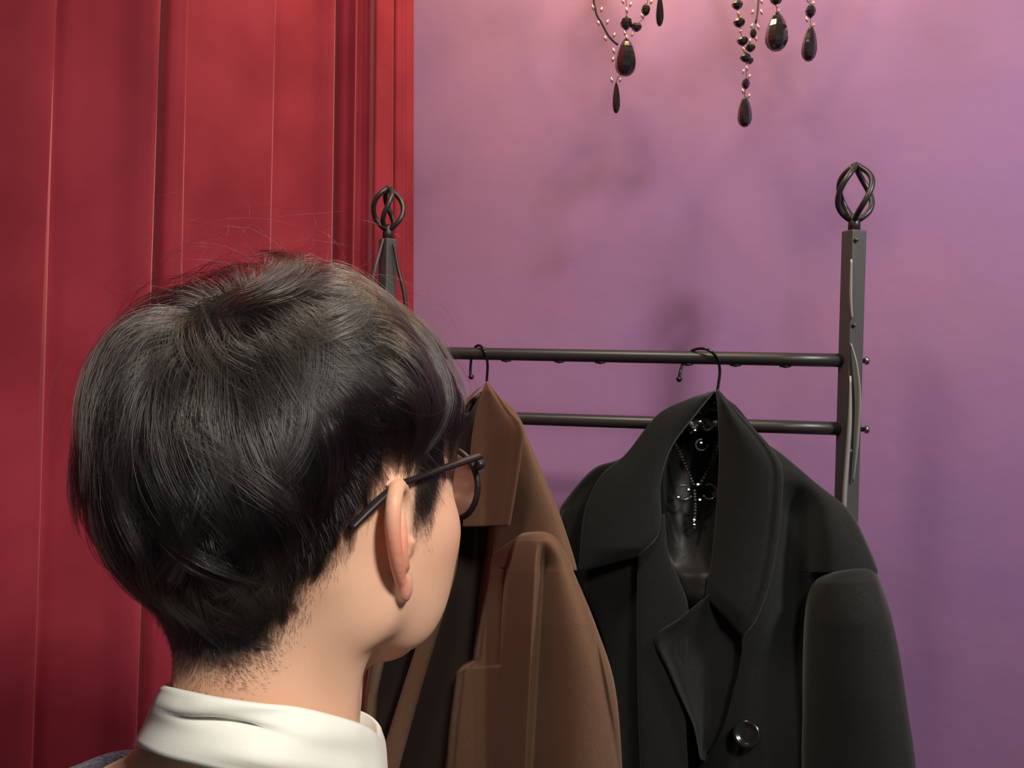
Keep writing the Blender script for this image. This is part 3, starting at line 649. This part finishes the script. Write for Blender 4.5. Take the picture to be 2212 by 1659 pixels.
hm = sstep(-.014, .018, hv[:, 2]-zlow(hv)+.004*wobble(hv*60, 1, 7))*(hv[:, 2] > -.11)
def roots(n, wfun, hm=hm):
    p = hm*wfun(hv); p = p/p.sum(); i = rng.choice(len(hv), n, p=p); P = hv[i]+rng.normal(size=(n, 3))*.0011
    return P-bare.grad(P)*bare.sample(P)[:, None]
def groom(P0, L, lift, K, clumpR, mess, curl=.0, minlay=.25, wrad=(.00006,)):
    n = len(P0); P = P0.copy(); out = np.zeros((n, K, 3)); out[:, 0] = P0-bare.grad(P0)*.0008
    lay = np.clip(minlay+(1-minlay)*rng.random(n)**.7, 0, 1)
    # clumps
    nc = max(4, int(n*clumpR)); ci = rng.choice(n, nc, replace=False); C = P0[ci]
    idx = np.empty(n, int)
    for a in range(0, n, 4000): idx[a:a+4000] = ((P0[a:a+4000, None]-C[None])**2).sum(2).argmin(1)
    cang = rng.normal(size=nc)*mess; clift = 1+rng.normal(size=nc)*.16; cph = rng.uniform(0, 6.28, nc); ccur = rng.normal(size=nc)*curl
    ang = cang[idx]+rng.normal(size=n)*mess*.28; lf = clift[idx]*(1+rng.normal(size=n)*.05)
    Ls = L*(1+rng.normal(size=n)*.12)
    for k in range(1, K):
        t = k/(K-1); Nn = bare.grad(P, .004); v = flow(P, Nn); a = ang+ccur[idx]*(t-.3)
        v = v*np.cos(a)[:, None]+np.cross(Nn, v)*np.sin(a)[:, None]
        P = P+v*(Ls/(K-1))[:, None]; s_ = bare.sample(P); P = P-bare.grad(P, .004)*s_[:, None]
        Nn = bare.grad(P, .004); T = thick(P)
        h = T*lay*lf*lift*(1-math.exp(-t*4.2))
        out[:, k] = P+Nn*h[:, None]
    cc = out[ci][idx]                                                   # pull towards the clump's own strand
    tt = np.linspace(0, 1, K)[None, :, None]; out = out+(cc-out)*(.92*tt**.8)*(rng.random(n)[:, None, None]**.5*.75+.25)
    return out
def hair_obj(name, S, r0, r1, m, parent):
    n, K, _ = S.shape; h = bpy.data.hair_curves.new(name); h.add_curves([K]*n)
    Wd = H2W(S.reshape(-1, 3))-ORG[parent]; h.attributes['position'].data.foreach_set('vector', Wd.astype(np.float32).ravel())
    ra = h.attributes.get('radius') or h.attributes.new('radius', 'FLOAT', 'POINT')
    rr = (r0+(r1-r0)*np.linspace(0, 1, K)[None]**2)*(.75+.5*rng.random((n, 1))); ra.data.foreach_set('value', rr.astype(np.float32).ravel())
    h.materials.append(m); o = bpy.data.objects.new(name, h); link(o, parent); ORG[o] = ORG[parent]; return o
M_hair = bpy.data.materials.new('black_hair'); M_hair.use_nodes = True; nt = M_hair.node_tree; nt.nodes.clear()
hb = nt.nodes.new('ShaderNodeBsdfHairPrincipled'); ho = nt.nodes.new('ShaderNodeOutputMaterial'); nt.links.new(hb.outputs[0], ho.inputs[0])
hb.parametrization = 'COLOR'; hb.inputs['Color'].default_value = (.010, .0085, .008, 1); hb.inputs['Roughness'].default_value = .20; hb.inputs['Radial Roughness'].default_value = .40; hb.inputs['Random Roughness'].default_value = .3
M_hair2 = M_hair.copy(); M_hair2.name = 'highlight_hair'; M_hair2.node_tree.nodes['Principled Hair BSDF'].inputs['Color'].default_value = (.015, .012, .0100, 1)  # paler, browner copy that puts highlights into the colour of the top locks
# a thin dense cap of hair under the loose strands
SC = Field((-.125, -.15, -.12), (.125, .13, .18), .003)
gx, gy, gz = np.meshgrid(*SC.ax, indexing='ij'); GP = np.stack([gx, gy, gz], -1).reshape(-1, 3)
gd = bare.sample(np.clip(GP, bare.lo, bare.lo+bare.h*(bare.n-1)))+np.linalg.norm(GP-np.clip(GP, bare.lo, bare.lo+bare.h*(bare.n-1)), axis=1)
SC.a = np.maximum(gd-(thick(GP)*.38-.0025), -(GP[:, 2]-zlow(GP)-.016-.006*sstep(R(60), R(80), hair_az(GP)))).reshape(SC.n).astype(np.float32)
vc, qc = SC.mesh(); qc = [tuple(f) for f in qc.tolist()]
M_cap = mat('dense_black_hair', (.010, .009, .009), .8, spec=.1, bump=(300, .6, .002))
if not facing(vc, qc, SC, 0): qc = [f[::-1] for f in qc]
hair = mesh('hair', H2W(vc), qc, M_cap, person)
bz = lambda P: sstep(-.01, .06, P[:, 2]-zlow(P))
main = roots(36000, lambda P: sstep(.008, .05, P[:, 2]-zlow(P))+.003)
Lm = .009+.058*sstep(.01, .09, main[:, 2]-zlow(main))+.022*sstep(.06, .11, main[:, 2])
def shorten(P, L, ex): k = sstep(R(62), R(80), hair_az(P)); return L*(1-k)+np.minimum(L, np.maximum(.006, (P[:, 2]-.030)*1.15+ex))*k
Lm = shorten(main, Lm, .006)
S1 = groom(main, Lm, 1.0, 14, .022, .30, .6, .3)
hair_obj('hair_strands', S1, .000075, .00003, M_hair, hair)
tp = roots(9000, lambda P: sstep(.05, .10, P[:, 2]))
S2 = groom(tp, shorten(tp, .060+.03*rng.random(len(tp)), .010), 1.05, 14, .018, .38, 1.0, .8)
hair_obj('top_locks', S2, .00011, .00003, M_hair2, hair)
hm2 = sstep(-.034, .010, hv[:, 2]-zlow(hv)+.006*wobble(hv*50, 1, 7))**2.2*(hv[:, 2] > -.125)*np.where(hair_az(hv) > R(80), hm, 1)
nb = roots(30000, lambda P: 1.05-sstep(.025, .06, P[:, 2]-zlow(P)), hm2)
def stub(P0, ln, n_):
    Nn = bare.grad(P0, .004); v = flow(P0, Nn)+rng.normal(size=P0.shape)*.16; L = (ln*(.6+.7*rng.random(len(P0))))[:, None]; o = np.zeros((len(P0), 4, 3))
    for k in range(4):
        t = k/3; o[:, k] = P0+v*L*t+Nn*(L*(.42*t-.10*t*t)-.0004)
    return o
S3 = stub(nb, .003+.012*sstep(.0, .05, nb[:, 2]-zlow(nb)), 4)
hair_obj('short_nape_hair', S3, .00006, .000025, M_hair, hair)
fly = roots(110, lambda P: sstep(.06, .11, P[:, 2])); S4 = groom(fly, .05+.03*rng.random(110), 1.75, 12, .9, 1.1, 1.5, .85)
hair_obj('flyaway_hair', S4, .00005, .00002, M_hair, hair)

# ------------------------------------------------------------------ clothes on the person
def ring_loft(name, rings, m, parent, th=.003, closed=True):
    rings = [np.array(r) for r in rings]; n = len(rings[0]); V = np.vstack(rings)
    Fc = [(i*n+j, i*n+(j+1) % n, (i+1)*n+(j+1) % n, (i+1)*n+j) for i in range(len(rings)-1) for j in range(n)]
    o = mesh(name, V, Fc, m, parent)
    if th: s = o.modifiers.new('thick', 'SOLIDIFY'); s.thickness = th; s.offset = 0
    return o
# collar: near half follows the picture, the far half closes the ring lower at the throat
def collar_ring(near, dc, rad, far_drop, n=96):
    P = catmull(near, n//2+1); L = P[0]; Rr = P[-1]; out = []
    for i, (x, y) in enumerate(P):
        s = i/(n//2); out.append(W(x, y, dc+.02*(2*s-1)-rad*math.sqrt(max(0, 1-(2*s-1)**2))))
    a, b = out[-1], out[0]
    for i in range(1, n//2):
        s = i/(n//2); p = a*(1-s)+b*s; p = p+np.array((0, rad*math.sqrt(1-(2*s-1)**2), -far_drop*math.sin(math.pi*s))); out.append(p)
    return np.array(out)
rows = []
top = [(347, 1487), (400, 1499), (470, 1513), (560, 1526), (640, 1534), (720, 1552), (790, 1574), (822, 1596)]
mid = [(327, 1530), (390, 1560), (470, 1572), (560, 1585), (640, 1595), (720, 1612), (795, 1636), (832, 1650)]
low = [(288, 1609), (350, 1634), (420, 1652), (500, 1672), (600, 1700), (700, 1722), (800, 1745), (842, 1740)]
K = 16
for i in range(K+1):
    t = i/K
    A_ = [np.array(a)*(1-t)*(1-2*t)+np.array(b)*4*t*(1-t)+np.array(c)*t*(2*t-1) for a, b, c in zip(top, mid, low)]
    rg = collar_ring(A_, .535, .060+.012*t, .012)
    if 0 < i:
        s = np.arange(len(rg))/len(rg)*2
        fold = .0035*np.sin(3+9*s+5*t)*math.sin(math.pi*t)+.0030*np.exp(-((t-.42-.10*s)/.07)**2)*np.exp(-((s-.35)/.22)**2)*2-.004*np.exp(-((t-.75+.15*(s-.6))/.10)**2)*np.exp(-((s-.6)/.25)**2)
        rg[:, 1] += fold
    rows.append(rg)
inner = rows[0]+0; ce = inner.mean(0); inn = ce+(inner-ce)*.955; inn2 = inn.copy(); inn2[:, 2] -= .03
rows = [inn2, inn+np.array((0, 0, .0004)), ce+(inner-ce)*.978+np.array((0, 0, .0012))]+rows
ring_loft('collar', rows, M_white, person, .0012)
# torso, arms and legs in cloth
def cloth(name, f, m, clip=None):
    v, q = f.mesh(); q = [tuple(t) for t in q.tolist()]
    if not facing(v, q, f, 0): q = [t[::-1] for t in q]
    if clip: keep = clip(v); q = [t for t in q if all(keep[i] for i in t)]
    return mesh(name, H2W(v), q, m, person)
cl = Field((-.33, -.26, -.95), (.33, .22, -.10), .005)
cl.cap((0, -.040, -.175), (0, -.055, -.25), .058, .085, .04)
for sx in (-1, 1): cl.cap((sx*.03, -.056, -.174), (sx*.165, -.060, -.250), .046, .048, .04)
cl.ell((0, -.05, -.40), (.168, .118, .20), .06); cl.ell((0, -.04, -.66), (.155, .110, .22), .06)
ki = Field((-.34, -.27, -.95), (.34, .23, -.10), .005)
for sx in (-1, 1): ki.cap((sx*.05, -.058, -.187), (sx*.172, -.062, -.249), .053, .055, .04)
ki.ell((0, -.05, -.41), (.180, .126, .20), .06); ki.ell((0, -.04, -.68), (.162, .117, .22), .06)
for sx in (-1, 1):
    S0 = np.array((sx*.175, -.058, -.268)); E0 = np.array((sx*.238, -.07, -.52)); Wr = np.array((sx*.246, .015, -.73))
    ki.cap(S0, E0, .058, .050, .03); ki.cap(E0, Wr, .050, .035, .02)
ki.cap((0, -.06, -.26), (0, -.045, -.10), .090, .125, .01, True)
cloth('shirt', cl, M_beige)
cloth('knit_sweater', ki, M_navy)
tr = Field((-.22, -.2, -1.46), (.22, .16, -.78), .006)
tr.cap((-.07, -.04, -.86), (.07, -.04, -.86), .098, k=.03)
for sx in (-1, 1): tr.cap((sx*.080, -.04, -.86), (sx*.088, -.035, -1.415), .090, .066, .02)
cloth('trousers', tr, M_trous)
for sx in (-1, 1):
    so = Field((sx*.088-.06, -.12, -1.46), (sx*.088+.06, .21, -1.36), .004); so.a = np.full(so.n, .5, np.float32)
    so.ell((sx*.088, .08, -1.431), (.043, .105, .030), .01); so.ell((sx*.088, -.035, -1.42), (.037, .055, .045), .02)
    v, q = so.mesh(); v[:, 2] = np.maximum(v[:, 2], -(CZ-.094)+.001); mesh('shoe', H2W(v), q.tolist(), M_shoe, person)

# ------------------------------------------------------------------ eyeglasses
gl = empty('eyeglasses', H2W((0, .088, .018)), 'dark framed eyeglasses worn over the ear of the person', 'glasses')
M_lens = mat('clear_lens', (1, 1, 1), .0, trans=1, ior=1.5, spec=.5)
HP = lambda *p: H2W(np.array(p, float))
def at_x(px, py, x):                        # the point of head plane x seen at a picture point, in head coordinates
    a, b = (W(px, py, .4)-O)@HR.T, (W(px, py, .7)-O)@HR.T; return a+(b-a)*(x-a[0])/(b[0]-a[0])
TP = [at_x(*q) for q in ((1034, 986, .0695), (950, 1014, .0735), (895, 1034, .0775), (868, 1044, .0795), (842, 1060, .0800), (800, 1098, .0795), (757, 1141, .0785))]
print('TEMPLE', [tuple(round(float(c), 4) for c in q) for q in TP])
for sx in (-1, 1):
    pts = [(sx*(.034+.0265*math.cos(a)*(1 if abs(math.cos(a)) < .8 else .985)), .0955-.004*abs(math.cos(a)*sx*.5+.5)*0+(-.004*(.034+.0265*math.cos(a)-.034)/.0265 if 1 else 0), .0120+.0225*math.sin(a)*(1.0 if math.sin(a) > 0 else 1.05)) for a in np.linspace(0, 2*math.pi, 41)]
    rim = mesh('rim', *tube([HP(*p) for p in pts], .0017, 10, flat=1.2, cap=False), M_frame, gl)
    c = np.mean(pts[:-1], axis=0); n = 40; ringv = [HP(*(c+(np.array(p)-c)*.97)) for p in pts[:-1]]; f = HR[1]*.0009
    V = [*[p+f for p in ringv], *[p-f for p in ringv], HP(*c)+f*1.02, HP(*c)-f*.98]
    Fc = [(i, (i+1) % n, 2*n) for i in range(n)]+[(n+(i+1) % n, n+i, 2*n+1) for i in range(n)]+[(i, n+i, n+(i+1) % n, (i+1) % n) for i in range(n)]
    mesh('lens', V, Fc, M_lens, gl, smooth=False)
    hx = sx*.0665
    mesh('hinge', *tube([HP(sx*.0585, .092, .025), HP(sx*.064, .0895, .0275), HP(hx+sx*.0015, .083, .028)], [.0026, .003, .0032], 10, 14, flat=1.0), M_frame, gl)
    tp_ = [HP(sx*abs(q[0]), q[1], q[2]) for q in TP]
    mesh('temple', *tube(tp_, [.0036, .0036, .0032, .0028, .0028, .0032, .0028], 12, 60, flat=.6), M_frame, gl)
mesh('bridge', *tube([HP(-.009, .098, .017), HP(0, .100, .020), HP(.009, .098, .017)], .0017, 10, 14), M_frame, gl)
